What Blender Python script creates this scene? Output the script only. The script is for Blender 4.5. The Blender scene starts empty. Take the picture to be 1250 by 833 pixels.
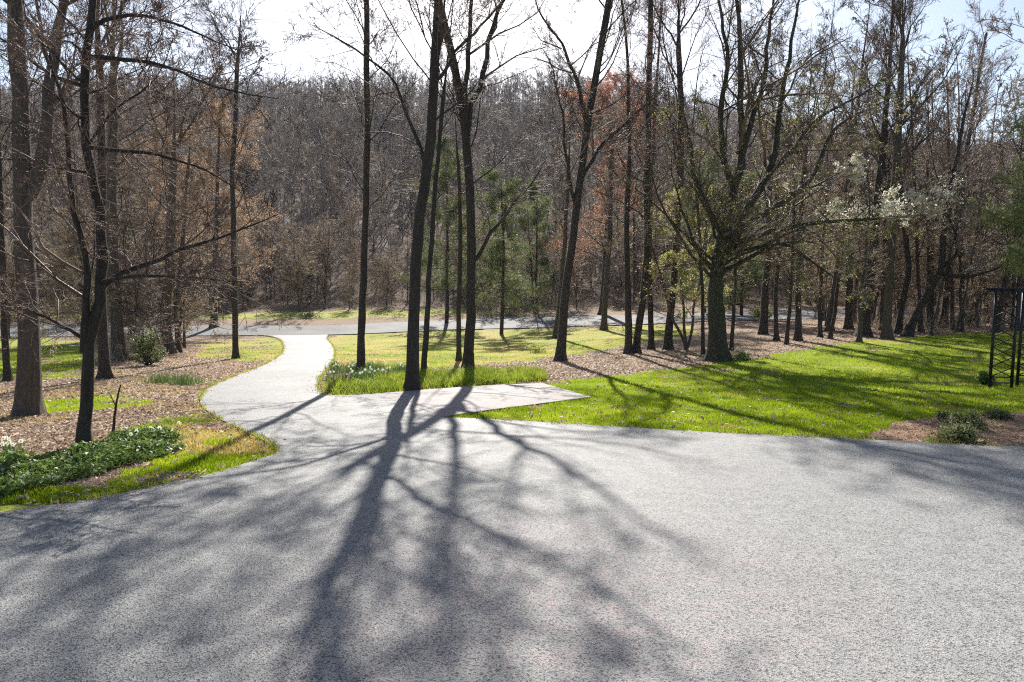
import bpy, math, random
import numpy as np
from mathutils import Vector, geometry
from mathutils import noise as mnoise
R_ = math.radians
rng = np.random.default_rng(7)
random.seed(7)
scene = bpy.context.scene
COL = scene.collection

# ------------------------------------------------------------------ camera
F_PX, PITCH, CAMZ = 833.0, R_(5.25), 1.65
cam_d = bpy.data.cameras.new("camera")
cam_d.sensor_width = 36.0
cam_d.lens = 36.0 * F_PX / 1250.0
cam_d.clip_start = 0.05
cam_d.clip_end = 3000
cam = bpy.data.objects.new("camera", cam_d)
COL.objects.link(cam)
cam.location = (0, 0, CAMZ)
cam.rotation_euler = (math.pi / 2 - PITCH, 0, 0)
scene.camera = cam

# ------------------------------------------------------------------ terrain
def smoothprof(pts):
    xs = np.arange(-60, 400, 0.5)
    z = np.interp(xs, [p[0] for p in pts], [p[1] for p in pts])
    k = np.exp(-0.5 * (np.arange(-8, 9) * 0.5 / 1.3) ** 2); k /= k.sum()
    zp = np.pad(z, 8, mode='edge')
    return xs, np.convolve(zp, k, mode='valid')
PL = smoothprof([(-60, -.6), (-20, -1.0), (0, -1.65), (10, -2.28), (20, -2.9), (30, -3.5), (40, -4.0), (48, -4.2), (50, -4.1), (57, -3.55), (65, -3.2), (75, -2.4), (400, -2.4)])
PR = smoothprof([(-60, -.6), (-20, -1.0), (0, -1.65), (10, -2.27), (17, -2.72), (24, -2.85), (33, -2.87), (47, -2.85), (54, -2.6), (65, -2.2), (75, -1.8), (400, -1.8)])
def sstep(a, b, x):
    t = np.clip((x - a) / (b - a), 0, 1); return t * t * (3 - 2 * t)
def vnoise(x, y, seed=0):
    xi = np.floor(x).astype(np.int64); yi = np.floor(y).astype(np.int64)
    xf = x - xi; yf = y - yi
    def h(a, b):
        n = (a * 374761393 + b * 668265263 + seed * 1442695041) & 0xffffffff
        n = ((n ^ (n >> 13)) * 1274126177) & 0xffffffff
        return ((n ^ (n >> 16)) & 0xffff) / 65535.0
    u = xf * xf * (3 - 2 * xf); v = yf * yf * (3 - 2 * yf)
    return (h(xi, yi) * (1 - u) + h(xi + 1, yi) * u) * (1 - v) + (h(xi, yi + 1) * (1 - u) + h(xi + 1, yi + 1) * u) * v
def ter(x, y):
    x = np.asarray(x, float); y = np.asarray(y, float)
    t = sstep(-2, 16, x)
    z = np.interp(y, PL[0], PL[1]) * (1 - t) + np.interp(y, PR[0], PR[1]) * t
    ridge = np.interp(x, [-260, -120, 20, 100, 180, 300], [62, 66, 66, 50, 36, 30])
    s = np.clip((y - 72) / 188, 0, 1)
    z = z + ridge * (s ** 1.25) + np.where(y > 72, (vnoise(x / 22, y / 22, 3) - .5) * 5 * s, 0)
    return z + CAMZ
cp, sp_ = math.cos(PITCH), math.sin(PITCH)
def ray(px, py):
    X = (px - 625) / F_PX; Y = -(py - 416.5) / F_PX
    return np.array([X, cp + Y * sp_, -sp_ + Y * cp])
def at(px, py):
    """pixel -> point on the terrain"""
    d = ray(px, py)
    ts = np.geomspace(1.5, 500, 900)
    zz = CAMZ + d[2] * ts - ter(d[0] * ts, d[1] * ts)
    i = int(np.argmax(zz < 0))
    if zz[i] >= 0: i = len(ts) - 1
    a, b = ts[max(i - 1, 0)], ts[i]
    for _ in range(24):
        m = (a + b) / 2
        if CAMZ + d[2] * m - float(ter(d[0] * m, d[1] * m)) < 0: b = m
        else: a = m
    return np.array([d[0] * b, d[1] * b, CAMZ + d[2] * b])
def atd(px, py, y):
    d = ray(px, py); t = y / d[1]
    return np.array([d[0] * t, y, CAMZ + d[2] * t])

# ------------------------------------------------------------------ materials
def mat(name):
    m = bpy.data.materials.new(name); m.use_nodes = True
    nt = m.node_tree; nt.nodes.clear()
    out = nt.nodes.new('ShaderNodeOutputMaterial')
    return m, nt, out
def N(nt, t, **kw):
    n = nt.nodes.new(t)
    for k, v in kw.items():
        if k in n.inputs: n.inputs[k].default_value = v
        else: setattr(n, k, v)
    return n
def L(nt, a, b): nt.links.new(a, b)
def ramp(nt, fac, stops):
    r = nt.nodes.new('ShaderNodeValToRGB')
    e = r.color_ramp.elements
    while len(e) < len(stops): e.new(0.5)
    for i, (p, c) in enumerate(stops):
        e[i].position = p; e[i].color = (c[0], c[1], c[2], 1)
    L(nt, fac, r.inputs[0]); return r
def mixc(nt, f, a, b):
    m = nt.nodes.new('ShaderNodeMix'); m.data_type = 'RGBA'
    for s, v in ((0, f), (6, a), (7, b)):
        if hasattr(v, 'is_linked') or hasattr(v, 'links'): L(nt, v, m.inputs[s])
        elif isinstance(v, (int, float)): m.inputs[s].default_value = v
        else: m.inputs[s].default_value = (v[0], v[1], v[2], 1)
    return m.outputs[2]
def noise(nt, scale, detail=4, rough=.6, coord='Object', vec=None, stretch=None):
    n = nt.nodes.new('ShaderNodeTexNoise'); n.inputs['Scale'].default_value = scale
    n.inputs['Detail'].default_value = detail; n.inputs['Roughness'].default_value = rough
    tc = nt.nodes.new('ShaderNodeTexCoord')
    src = tc.outputs[coord]
    if stretch:
        mp = nt.nodes.new('ShaderNodeMapping'); mp.inputs['Scale'].default_value = stretch
        L(nt, src, mp.inputs[0]); src = mp.outputs[0]
    L(nt, src, n.inputs['Vector']); return n
def bark_mat(name, dark, light, rough=.9, moss=None):
    m, nt, out = mat(name)
    b = N(nt, 'ShaderNodeBsdfPrincipled'); b.inputs['Roughness'].default_value = rough
    n1 = noise(nt, 26, 7, .75, stretch=(1, 1, .11)); n2 = noise(nt, 2.2, 3, .6)
    c = ramp(nt, n1.outputs[0], [(.42, dark), (.60, light)])
    col = mixc(nt, n2.outputs[0], c.outputs[0], tuple(v * .7 for v in light))
    if moss:
        n3 = noise(nt, 5, 5, .7); r3 = ramp(nt, n3.outputs[0], [(.48, (0, 0, 0)), (.62, (1, 1, 1))])
        col = mixc(nt, r3.outputs[0], col, moss)
    L(nt, col, b.inputs['Base Color'])
    bp = N(nt, 'ShaderNodeBump'); bp.inputs['Strength'].default_value = .9; bp.inputs['Distance'].default_value = .05
    L(nt, n1.outputs[0], bp.inputs['Height']); L(nt, bp.outputs[0], b.inputs['Normal'])
    L(nt, b.outputs[0], out.inputs[0]); return m
def leafy_mat(name, cols, trans=.45, scale=3.0, rough=.55, spec=.3):
    m, nt, out = mat(name)
    n1 = noise(nt, scale, 3, .6)
    step = 1.0 / max(1, len(cols) - 1)
    r = ramp(nt, n1.outputs[0], [(.3 + .4 * i * step, c) for i, c in enumerate(cols)])
    oi = N(nt, 'ShaderNodeObjectInfo')
    d = N(nt, 'ShaderNodeBsdfPrincipled'); d.inputs['Roughness'].default_value = rough
    d.inputs['Specular IOR Level'].default_value = spec
    t = N(nt, 'ShaderNodeBsdfTranslucent')
    L(nt, r.outputs[0], d.inputs['Base Color']); L(nt, r.outputs[0], t.inputs[0])
    mx = N(nt, 'ShaderNodeMixShader'); mx.inputs[0].default_value = trans
    L(nt, d.outputs[0], mx.inputs[1]); L(nt, t.outputs[0], mx.inputs[2]); L(nt, mx.outputs[0], out.inputs[0])
    return m
def twig_mat(name, a, b, c):
    m, nt, out = mat(name)
    n1 = noise(nt, .7, 3, .6)
    r = ramp(nt, n1.outputs[0], [(.32, a), (.5, b), (.68, c)])
    d = N(nt, 'ShaderNodeBsdfPrincipled'); d.inputs['Roughness'].default_value = .7
    L(nt, r.outputs[0], d.inputs['Base Color']); L(nt, d.outputs[0], out.inputs[0]); return m
def plain(name, c, rough=.6, metal=0):
    m, nt, out = mat(name)
    b = N(nt, 'ShaderNodeBsdfPrincipled'); b.inputs['Roughness'].default_value = rough; b.inputs['Metallic'].default_value = metal
    n1 = noise(nt, 14, 4); col = mixc(nt, n1.outputs[0], tuple(v * .7 for v in c), tuple(min(1, v * 1.25) for v in c))
    L(nt, col, b.inputs['Base Color']); L(nt, b.outputs[0], out.inputs[0]); return m

M = {}
M['bark_dark'] = bark_mat('bark_dark', (.018, .014, .012), (.075, .060, .050))
M['bark_grey'] = bark_mat('bark_grey', (.035, .027, .022), (.14, .112, .090))
M['bark_moss'] = bark_mat('bark_moss', (.016, .014, .010), (.075, .065, .045), moss=(.05, .058, .024))
M['bark_far'] = bark_mat('bark_far', (.030, .023, .019), (.11, .085, .070))
M['twig_dark'] = twig_mat('twig_dark', (.055, .038, .030), (.13, .088, .066), (.26, .19, .14))
M['twig_tan'] = twig_mat('twig_tan', (.13, .095, .062), (.36, .275, .19), (.58, .48, .36))
M['twig_purple'] = twig_mat('twig_purple', (.11, .078, .066), (.25, .19, .16), (.40, .33, .28))
M['twig_brown'] = twig_mat('twig_brown', (.07, .042, .032), (.17, .105, .078), (.34, .25, .18))
M['twig_hill'] = twig_mat('twig_hill', (.10, .075, .060), (.21, .160, .125), (.36, .29, .23))
M['bud_red'] = leafy_mat('bud_red', [(.38, .14, .085), (.56, .25, .15), (.62, .36, .23)], .45)
M['bud_pink'] = leafy_mat('bud_pink', [(.26, .10, .12), (.40, .20, .20)], .4)
M['leaf_beech'] = leafy_mat('leaf_beech', [(.26, .16, .10), (.40, .26, .16), (.52, .38, .26)], .45)
M['leaf_yellowgreen'] = leafy_mat('leaf_yellowgreen', [(.28, .30, .08), (.42, .42, .14), (.50, .46, .22)], .5)
M['petal_white'] = leafy_mat('petal_white', [(.78, .75, .60), (.88, .86, .76)], .45)
M['needle'] = leafy_mat('needle', [(.06, .085, .035), (.13, .16, .06), (.33, .34, .14)], .38, 1.2)
M['needle_light'] = leafy_mat('needle_light', [(.10, .14, .05), (.22, .26, .10), (.42, .43, .2)], .45, 1.2)
M['needle_dark'] = leafy_mat('needle_dark', [(.04, .065, .03), (.09, .12, .055)], .3, 1.2)
M['shrub_leaf'] = leafy_mat('shrub_leaf', [(.06, .085, .03), (.16, .19, .07), (.27, .29, .13)], .3, 6)

# ------------------------------------------------------------------ mesh helpers
class MB:
    def __init__(s): s.v = []; s.f = []; s.m = []; s.n = 0
    def add(s, v, f, mi=0):
        v = np.asarray(v, np.float32).reshape(-1, 3); f = np.asarray(f, np.int32)
        if f.size == 0: return
        s.v.append(v); s.f.append(f + s.n); s.m.append(np.full(len(f), mi, np.int32)); s.n += len(v)
    def tubes(s, P, Rr, sides=3, mi=0, cap=False):
        n, k, _ = P.shape
        if n == 0: return
        T = np.empty_like(P)
        T[:, 1:-1] = P[:, 2:] - P[:, :-2]; T[:, 0] = P[:, 1] - P[:, 0]; T[:, -1] = P[:, -1] - P[:, -2]
        T /= np.linalg.norm(T, axis=2, keepdims=True) + 1e-9
        mean = P[:, -1] - P[:, 0]
        ref = np.where((np.abs(mean[:, 2]) > .7 * np.linalg.norm(mean, axis=1))[:, None], np.array([[1., 0.1, 0]]), np.array([[0, 0, 1.]]))[:, None, :]
        U = np.cross(T, ref); U /= np.linalg.norm(U, axis=2, keepdims=True) + 1e-9
        V = np.cross(T, U)
        a = np.arange(sides) * 2 * np.pi / sides
        ca, sa = np.cos(a)[None, None, :, None], np.sin(a)[None, None, :, None]
        Vt = P[:, :, None, :] + Rr[:, :, None, None] * (ca * U[:, :, None, :] + sa * V[:, :, None, :])
        idx = np.arange(n * k * sides).reshape(n, k, sides)
        A = idx[:, :-1]; B = idx[:, 1:]
        f = np.stack([A, np.roll(A, -1, 2), np.roll(B, -1, 2), B], -1).reshape(-1, 4)
        s.add(Vt, f, mi)
    def quads(s, C, size, mi=0, aspect=.6, flat=0.0, rg=rng):
        """small leaf quads with random orientation; flat->1 lies level"""
        n = len(C)
        if n == 0: return
        a = rg.normal(size=(n, 3)); a[:, 2] *= (1 - flat); a /= np.linalg.norm(a, axis=1, keepdims=True) + 1e-9
        b = rg.normal(size=(n, 3)); b[:, 2] *= (1 - flat); b -= a * (a * b).sum(1, keepdims=True)
        b /= np.linalg.norm(b, axis=1, keepdims=True) + 1e-9
        sz = (size * rg.uniform(.6, 1.3, n))[:, None]
        a = a * sz; b = b * sz * aspect
        nrm = np.cross(a, b) / (sz + 1e-9) * .25
        v = np.stack([C - a, C + b + nrm, C + a, C - b + nrm], 1)
        s.add(v, np.arange(n * 4).reshape(n, 4), mi)
    def blades(s, C, h, w, mi=0, lean=.35, rg=rng, segs=1):
        n = len(C)
        if n == 0: return
        th = rg.uniform(0, 2 * np.pi, n); side = np.stack([np.cos(th), np.sin(th), 0 * th], 1) * (w * rg.uniform(.7, 1.3, n))[:, None] * .5
        hh = h * rg.uniform(.5, 1.25, n) * (.55 + .9 * vnoise(C[:, 0] / .5, C[:, 1] / .5, 77)); ph = rg.uniform(0, 2 * np.pi, n); ll = np.abs(rg.normal(0, lean, n)) * hh
        tip = C + np.stack([np.cos(ph) * ll, np.sin(ph) * ll, hh], 1)
        mid = C + np.stack([np.cos(ph) * ll * .3, np.sin(ph) * ll * .3, hh * .6], 1)
        v = np.stack([C - side, C + side, mid + side * .8, tip, mid - side * .8], 1)
        i = np.arange(n) * 5
        s.add(v, np.stack([i, i + 1, i + 2, i + 4], 1), mi)
        s.f.append(np.stack([i + 4, i + 2, i + 3, i + 3], 1).astype(np.int32) + (s.n - n * 5)); s.m.append(np.full(n, mi, np.int32))
    def build(s, name, mats, parent=None, smooth=True, link=True):
        me = bpy.data.meshes.new(name)
        if not s.v:
            v = np.zeros((0, 3), np.float32); loops = np.zeros(0, np.int32)
        v = np.concatenate(s.v)
        fl = []; ls = []; cnt = []; mi = []
        for f, m in zip(s.f, s.m):
            if f.shape[1] == 4:
                deg = f[:, 2] == f[:, 3]
                q = f[~deg]; t = f[deg][:, :3]
                fl.append(q.ravel()); cnt.append(np.full(len(q), 4)); mi.append(m[~deg])
                if len(t): fl.append(t.ravel()); cnt.append(np.full(len(t), 3)); mi.append(m[deg])
            else:
                fl.append(f.ravel()); cnt.append(np.full(len(f), f.shape[1])); mi.append(m)
        loops = np.concatenate(fl).astype(np.int32); cnt = np.concatenate(cnt).astype(np.int32); mi = np.concatenate(mi).astype(np.int32)
        st = np.concatenate([[0], np.cumsum(cnt)[:-1]]).astype(np.int32)
        me.vertices.add(len(v)); me.vertices.foreach_set('co', v.ravel())
        me.loops.add(len(loops)); me.loops.foreach_set('vertex_index', loops)
        me.polygons.add(len(cnt)); me.polygons.foreach_set('loop_start', st); me.polygons.foreach_set('loop_total', cnt)
        me.polygons.foreach_set('material_index', mi)
        if smooth: me.polygons.foreach_set('use_smooth', np.ones(len(cnt), bool))
        me.update(calc_edges=True)
        for m in (mats if isinstance(mats, (list, tuple)) else [mats]): me.materials.append(m)
        o = bpy.data.objects.new(name, me)
        if link: COL.objects.link(o)
        if parent: o.parent = parent
        return o
def box(mb, c, s, mi=0, rz=0, bev=0):
    x, y, z = s[0] / 2, s[1] / 2, s[2] / 2
    v = np.array([[a * x, b * y, c_ * z] for c_ in (-1, 1) for b in (-1, 1) for a in (-1, 1)])
    cr, sr = math.cos(rz), math.sin(rz)
    v = np.stack([v[:, 0] * cr - v[:, 1] * sr, v[:, 0] * sr + v[:, 1] * cr, v[:, 2]], 1) + np.asarray(c)
    mb.add(v, [[0, 2, 3, 1], [4, 5, 7, 6], [0, 1, 5, 4], [2, 6, 7, 3], [0, 4, 6, 2], [1, 3, 7, 5]], mi)
def tag(o, label=None, cat=None, group=None, kind=None):
    if label: o['label'] = label
    if cat: o['category'] = cat
    if group: o['group'] = group
    if kind: o['kind'] = kind
    return o
def empty(name, loc, rz=0):
    o = bpy.data.objects.new(name, None); COL.objects.link(o); o.location = tuple(float(q) for q in loc); o.rotation_euler = (0, 0, rz)
    o.empty_display_size = .3
    return o
def copy_tree(root, loc, rz, sc=(1, 1, 1), tilt=(0, 0)):
    r = root.copy(); COL.objects.link(r); r.location = tuple(float(q) for q in loc); r.rotation_euler = (tilt[0], tilt[1], rz); r.scale = sc
    for ch in list(root.children):
        c = ch.copy(); COL.objects.link(c); c.parent = r
    return r

# ------------------------------------------------------------------ branching
def grow(P, Rr, m, t0, ang, lenr, k, rr, up=.15, wob=.12, rg=rng, rmin=.003, t1=1.0, lpar=None, taper=.25, tipdrop=.55):
    n, kp, _ = P.shape
    seg = np.linalg.norm(P[:, 1:] - P[:, :-1], axis=2); Lp = seg.sum(1) if lpar is None else np.full(n, lpar)
    t = t0 + (t1 - t0) * (np.arange(m)[None, :] + rg.uniform(0, 1, (n, m))) / m
    t = np.clip(t, 0, .999)
    f = t * (kp - 1); i = f.astype(int); w = (f - i)[..., None]
    ar = np.arange(n)[:, None]
    Q = P[ar, i] * (1 - w) + P[ar, i + 1] * w
    rl = Rr[ar, i] * (1 - w[..., 0]) + Rr[ar, i + 1] * w[..., 0]
    T = P[ar, i + 1] - P[ar, i]; T /= np.linalg.norm(T, axis=2, keepdims=True) + 1e-9
    rv = rg.normal(size=T.shape); pr = rv - T * (rv * T).sum(2, keepdims=True); pr /= np.linalg.norm(pr, axis=2, keepdims=True) + 1e-9
    a = rg.normal(ang, .16, t.shape)[..., None]
    D = np.cos(a) * T + np.sin(a) * pr
    rel = (t - t0) / max(1e-6, t1 - t0)
    ln = Lp[:, None] * lenr * (1 - tipdrop * rel) * rg.uniform(.55, 1.2, t.shape)
    Q = Q.reshape(-1, 3); D = D.reshape(-1, 3); ln = ln.ravel(); r0 = (rl * rr).ravel()
    nn = len(Q)
    out = np.empty((nn, k, 3)); out[:, 0] = Q
    st = (ln / (k - 1))[:, None]
    for j in range(1, k):
        D = D + rg.normal(0, wob, (nn, 3)) + np.array([0, 0, up / (k - 1) * 1.5])
        D /= np.linalg.norm(D, axis=1, keepdims=True)
        out[:, j] = out[:, j - 1] + D * st
    tp = np.linspace(1, taper, k)[None, :]
    return out, np.maximum(r0[:, None] * tp, rmin)

def resample(pts, k, wob=0.0, rg=rng):
    pts = np.asarray(pts, float)
    d = np.concatenate([[0], np.cumsum(np.linalg.norm(pts[1:] - pts[:-1], axis=1))])
    t = np.linspace(0, d[-1], k)
    # catmull-ish smoothing
    o = np.stack([np.interp(t, d, pts[:, a]) for a in range(3)], 1)
    for _ in range(2): o[1:-1] = (o[:-2] + 2 * o[1:-1] + o[2:]) / 4
    if wob:
        w = rg.normal(0, wob, (k, 3)); w[0] = 0; w[:, 2] = 0
        w[1:-1] = (w[:-2] + w[1:-1] + w[2:]) / 3
        o = o + w
    return o

STY = {
 # m, t0, ang, lenr(abs frac of height), per level
 'tall':   dict(l1=(24, .34, .9, .25, 8, .22, .40), l2=(10, .15, .75, .50, 6, .5), l3=(7, .1, .7, .58, 5, .55), l4=(5, .1, .6, .72, 4, .7)),
 'slim':   dict(l1=(22, .30, .85, .18, 7, .26, .4), l2=(9, .15, .75, .5, 5, .5), l3=(6, .1, .7, .58, 4, .55), l4=(4, .1, .6, .72, 4, .7)),
 'fan':    dict(l1=(18, .25, .52, .36, 8, .32, .35), l2=(9, .15, .5, .50, 6, .5), l3=(7, .1, .55, .56, 4, .55), l4=(5, .1, .5, .65, 4, .7)),
 'spread': dict(l1=(20, .25, 1.2, .30, 8, .34, .12), l2=(12, .12, .85, .5, 6, .5), l3=(6, .1, .8, .6, 5, .6), l4=(4, .1, .7, .8, 4, .7)),
 'broad':  dict(l1=(24, .22, 1.0, .33, 8, .26, .25), l2=(10, .15, .8, .5, 6, .5), l3=(7, .1, .7, .58, 5, .55), l4=(5, .1, .65, .72, 4, .7)),
}
def crown_from(stems, H, sty, rg, dens=1.0, rmin=.0035, wob=.20, t0s=None):
    """stems: list of (P,R). returns limbs(P,R), finer list, twig tips"""
    S = STY[sty]
    l1 = S['l1']; limbs = []
    for si, (P, Rr) in enumerate(stems):
        m = max(2, int(l1[0] * dens * (1.0 if si == 0 else .40)))
        t0 = l1[1] if si == 0 else .2
        if t0s is not None: t0 = t0s[min(si, len(t0s) - 1)]
        a = grow(P[None], Rr[None], m, t0, l1[2], l1[3], l1[4], l1[5], up=l1[6], wob=.17, rg=rg, lpar=H * (1 if si == 0 else .62), rmin=rmin * 1.5, taper=.22)
        limbs.append(a)
    LP = np.concatenate([a[0] for a in limbs]); LR = np.concatenate([a[1] for a in limbs])
    fin = []
    cur = (LP, LR)
    src = [cur] + [(resample(P, LP.shape[1])[None], np.interp(np.linspace(0, 1, LP.shape[1]), np.linspace(0, 1, len(Rr)), Rr)[None]) for P, Rr in stems[1:]]
    SP = np.concatenate([s_[0] for s_ in src]); SR = np.concatenate([s_[1] for s_ in src])
    cur = (SP, SR)
    for key in ('l2', 'l3', 'l4'):
        q = S[key]
        mm = max(2, int(round(q[0] * (dens if key == 'l2' else 1))))
        cur = grow(cur[0], cur[1], mm, q[1], q[2], q[3], q[4], q[5], up=.12, wob=wob, rg=rg, rmin=rmin)
        fin.append(cur)
    return (LP, LR), fin

def flare(Rr, amt=.22):
    k = len(Rr); t = np.linspace(0, 1, k)
    return Rr * (1 + amt * np.exp(-t * 26) + .05 * np.exp(-t * 8))

def mk_tree(name, base, stems_w, H, sty, bark, twig, seed, label=None, group=None, dens=1.0, leaves=None, rmin=.0035, t0s=None, side=10, cat='tree', wob=.20):
    """stems_w: list of (points world, r0, r1); base world point"""
    rg = np.random.default_rng(seed)
    base = np.asarray(base, float)
    root = empty(name, base)
    tag(root, label, cat, group)
    stems = []
    tr = MB()
    for si, sw in enumerate(stems_w):
        pts, r0, r1 = sw[:3]; zf = sw[3] if len(sw) > 3 else None
        k = 26 if si == 0 else 16
        P = resample(np.asarray(pts) - base, k, .035 if si == 0 else .022 * (6 + min(10, np.linalg.norm(np.asarray(pts[-1]) - np.asarray(pts[0])))) / 3, rg)
        Rr = np.linspace(1, 0, k) ** .85 * (r0 - r1) + r1
        if zf: Rr = r0 * np.interp(np.linspace(0, 1, k), [0, zf, min(.97, zf + .05), 1], [1, .72, .26, .05])
        Rr = Rr * rg.uniform(.94, 1.06, k)
        if si == 0:
            Rr = flare(Rr); P[0, 2] -= .12
            ns, nr = 18, 7; hz = np.linspace(-.12, max(.35, r0 * 3.2), nr); hf = np.clip(hz / hz[-1], 0, 1)
            th = np.arange(ns) * 2 * np.pi / ns; lob = .5 + .5 * np.cos(th * rg.integers(4, 7) + rg.uniform(0, 6)); lob = lob * rg.uniform(.6, 1.3, ns)
            cx = np.stack([np.interp(hz, P[:, 2], P[:, a_]) for a_ in (0, 1)], 1)
            fr = np.interp(hz, P[:, 2], Rr)[:, None] * (1.03 + ((1 - hf) ** 2.2)[:, None] * (.16 + .36 * lob[None, :]))
            fv_ = np.stack([cx[:, :1] + fr * np.cos(th), cx[:, 1:] + fr * np.sin(th), np.repeat(hz[:, None], ns, 1)], -1)
            ix = np.arange(nr * ns).reshape(nr, ns)
            tr.add(fv_, np.stack([ix[:-1], np.roll(ix[:-1], -1, 1), np.roll(ix[1:], -1, 1), ix[1:]], -1).reshape(-1, 4), 0)
        stems.append((P, Rr)); tr.tubes(P[None], Rr[None], side, 0)
    limbs, fin = crown_from(stems, H, sty, rg, dens, rmin, wob, t0s)
    tr.tubes(limbs[0], limbs[1], 6, 0)
    tr.build('trunk', bark, root)
    cr = MB()
    for lv, (P, Rr) in enumerate(fin): cr.tubes(P, Rr, 4 if lv == 0 else 3, 0)
    cr.build('crown', twig, root)
    if leaves:
        for lname, cnt, size, lm, zlo, zhi in leaves:
            P = np.concatenate([fin[1][0].reshape(-1, 3), fin[2][0].reshape(-1, 3)])
            P = P[(P[:, 2] > zlo * H) & (P[:, 2] < zhi * H)]
            if len(P) == 0: continue
            c = P[rg.integers(0, len(P), cnt)] + rg.normal(0, size * (3 if size * cnt > 1000 and lname != 'blossom' and zhi > 1 and lm in (M['bud_red'], M['leaf_beech']) else .9), (cnt, 3))
            lb = MB(); lb.quads(c, size, 0, .6, 0, rg); lb.build(lname, lm, root, smooth=False)
    return root

def px_tree(name, path, w0, H, sty, bark, twig, seed, extra=(), wt=None, notop=False, **kw):
    """path in photo pixels, first on the ground; converted to points at the foot's distance"""
    b = at(*path[0]); y = b[1]
    pts = [b] + [atd(p[0], p[1], y) for p in path[1:]]
    sc = np.hypot(y, b[0] * .0) / F_PX
    r0 = w0 * sc / 2 * .76
    # continue up to the full height
    auto = False; zf = 1
    top = pts[-1]
    if top[2] - b[2] < H and not notop:
        dr = pts[-1] - pts[-2]; dr = dr / np.linalg.norm(dr); dr[2] = max(dr[2], .9)
        zf = (top[2] - b[2]) / H; auto = True
        need = H - (top[2] - b[2]); nst = 3
        for j in range(1, nst + 1):
            d2 = dr * need / nst / dr[2]; pts.append(pts[-1] + d2 + np.array([random.uniform(-.1, .1), random.uniform(-.25, .25), 0]))
        r1 = r0 * .12
    else: r1 = r0 * .3
    if wt: r1 = wt * sc / 2
    st = [(pts, r0, r1, zf if auto and zf < .85 else None)]
    if auto and w0 > 8 and zf < .85:
        rr_ = random.Random(seed)
        for j in range(3):
            a = rr_.uniform(0, 6.28); dx, dy2 = math.cos(a), math.sin(a); rem = H * (1 - zf)
            q0 = top + np.array([0, 0, rem * .06 * j]); st.append(([q0, q0 + np.array([dx * .15, dy2 * .15, .22]) * rem, q0 + np.array([dx * .34, dy2 * .34, .55]) * rem, q0 + np.array([dx * .50, dy2 * .50, .9]) * rem], r0 * .24, .010))
    for (ep, e0, e1, dy) in extra:
        q = [atd(p[0], p[1], y + dy * j / max(1, len(ep) - 1)) for j, p in enumerate(ep)]
        st.append((q, e0 * sc / 2 * .9, e1 * sc / 2 * .4))
    return mk_tree(name, b, st, H, sty, bark, twig, seed, **kw)

exec_parts = True
# ------------------------------------------------------------------ ground regions (photo outline -> world outline)
def W(pts): return np.array([at(*p)[:2] for p in pts])
def inside(poly, x, y):
    c = np.zeros(x.shape, bool); n = len(poly); j = n - 1
    for i in range(n):
        xi, yi = poly[i]; xj, yj = poly[j]
        cond = ((yi > y) != (yj > y)) & (x < (xj - xi) * (y - yi) / (yj - yi + 1e-12) + xi)
        c ^= cond; j = i
    return c
asph_left = [(-330, 700), (-150, 664), (0, 632), (120, 613), (250, 585), (318, 564), (338, 556), (332, 547), (300, 530), (264, 512), (247, 498), (245, 487), (256, 475), (285, 462), (318, 449), (338, 438), (346, 428), (344, 418), (334, 412), (312, 409.5)]
asph_mid = [(402, 408.5), (399, 414), (406, 423), (409, 433), (404, 446), (393, 460), (388, 470), (391, 480), (403, 485.2), (455, 483.5)]
asph_right = [(543, 512), (600, 515), (700, 521), (780, 526), (860, 531), (950, 535), (1040, 539.5), (1150, 545), (1250, 549.5), (1420, 558)]
pad_px = [(455, 483.5), (500, 479.5), (560, 475), (610, 472), (662, 470), (722, 487), (640, 498), (600, 503), (565, 508), (543, 512)]
def curve(p, n=4):
    p = np.asarray(p, float); o = []
    for i in range(len(p) - 1):
        p0 = p[max(i - 1, 0)]; p1 = p[i]; p2 = p[i + 1]; p3 = p[min(i + 2, len(p) - 1)]
        for j in range(n):
            t = j / n
            o.append(.5 * ((2 * p1) + (-p0 + p2) * t + (2 * p0 - 5 * p1 + 4 * p2 - p3) * t * t + (-p0 + 3 * p1 - 3 * p2 + p3) * t ** 3))
    o.append(p[-1]); return np.array(o)
aL, aM, aR = curve(W(asph_left)), curve(W(asph_mid)), curve(W(asph_right))
asph_poly = np.concatenate([[(-30, -18), (-30, 5.0)], aL, aM, aR, [(22, 8.6), (30, 8.2), (30, -18)]])
pad_poly = W(pad_px)
rn = [(-700, 419), (-350, 416), (-100, 413), (100, 411.5), (250, 410.5), (400, 409.5), (500, 405.5), (600, 402), (700, 399), (800, 396), (900, 392), (1000, 389.5), (1150, 388), (1500, 387)]
rf = [(-700, 404), (-350, 402), (-100, 400), (100, 398.5), (250, 398.5), (400, 398), (500, 393.5), (620, 389), (720, 386.5), (830, 384), (960, 380), (1100, 378.5), (1500, 377)]
road_poly = np.concatenate([curve(W(rn), 3), curve(W(rf), 3)[::-1]])
lawn_right = W([(480, 530), (520, 498), (660, 474), (690, 464), (740, 460), (800, 453), (860, 447), (930, 437), (980, 428), (1050, 417), (1130, 410), (1210, 407), (1300, 404), (1420, 404), (1450, 480), (1450, 600), (1100, 600), (700, 560)])
mulch_right = W([(1036, 545), (1062, 527), (1090, 518), (1140, 509), (1200, 505), (1300, 502), (1420, 505), (1420, 570), (1150, 560)])
lawn_mid = W([(395, 414), (420, 408), (500, 404), (620, 401), (760, 397), (840, 397), (850, 408), (790, 418), (730, 428), (650, 440), (560, 448), (430, 452), (405, 446)])
lawn_leftnear = W([(0, 650), (-150, 680), (-150, 640), (0, 612), (120, 598), (200, 575), (160, 560), (190, 520), (240, 505), (345, 550), (335, 562), (250, 590)])
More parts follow.
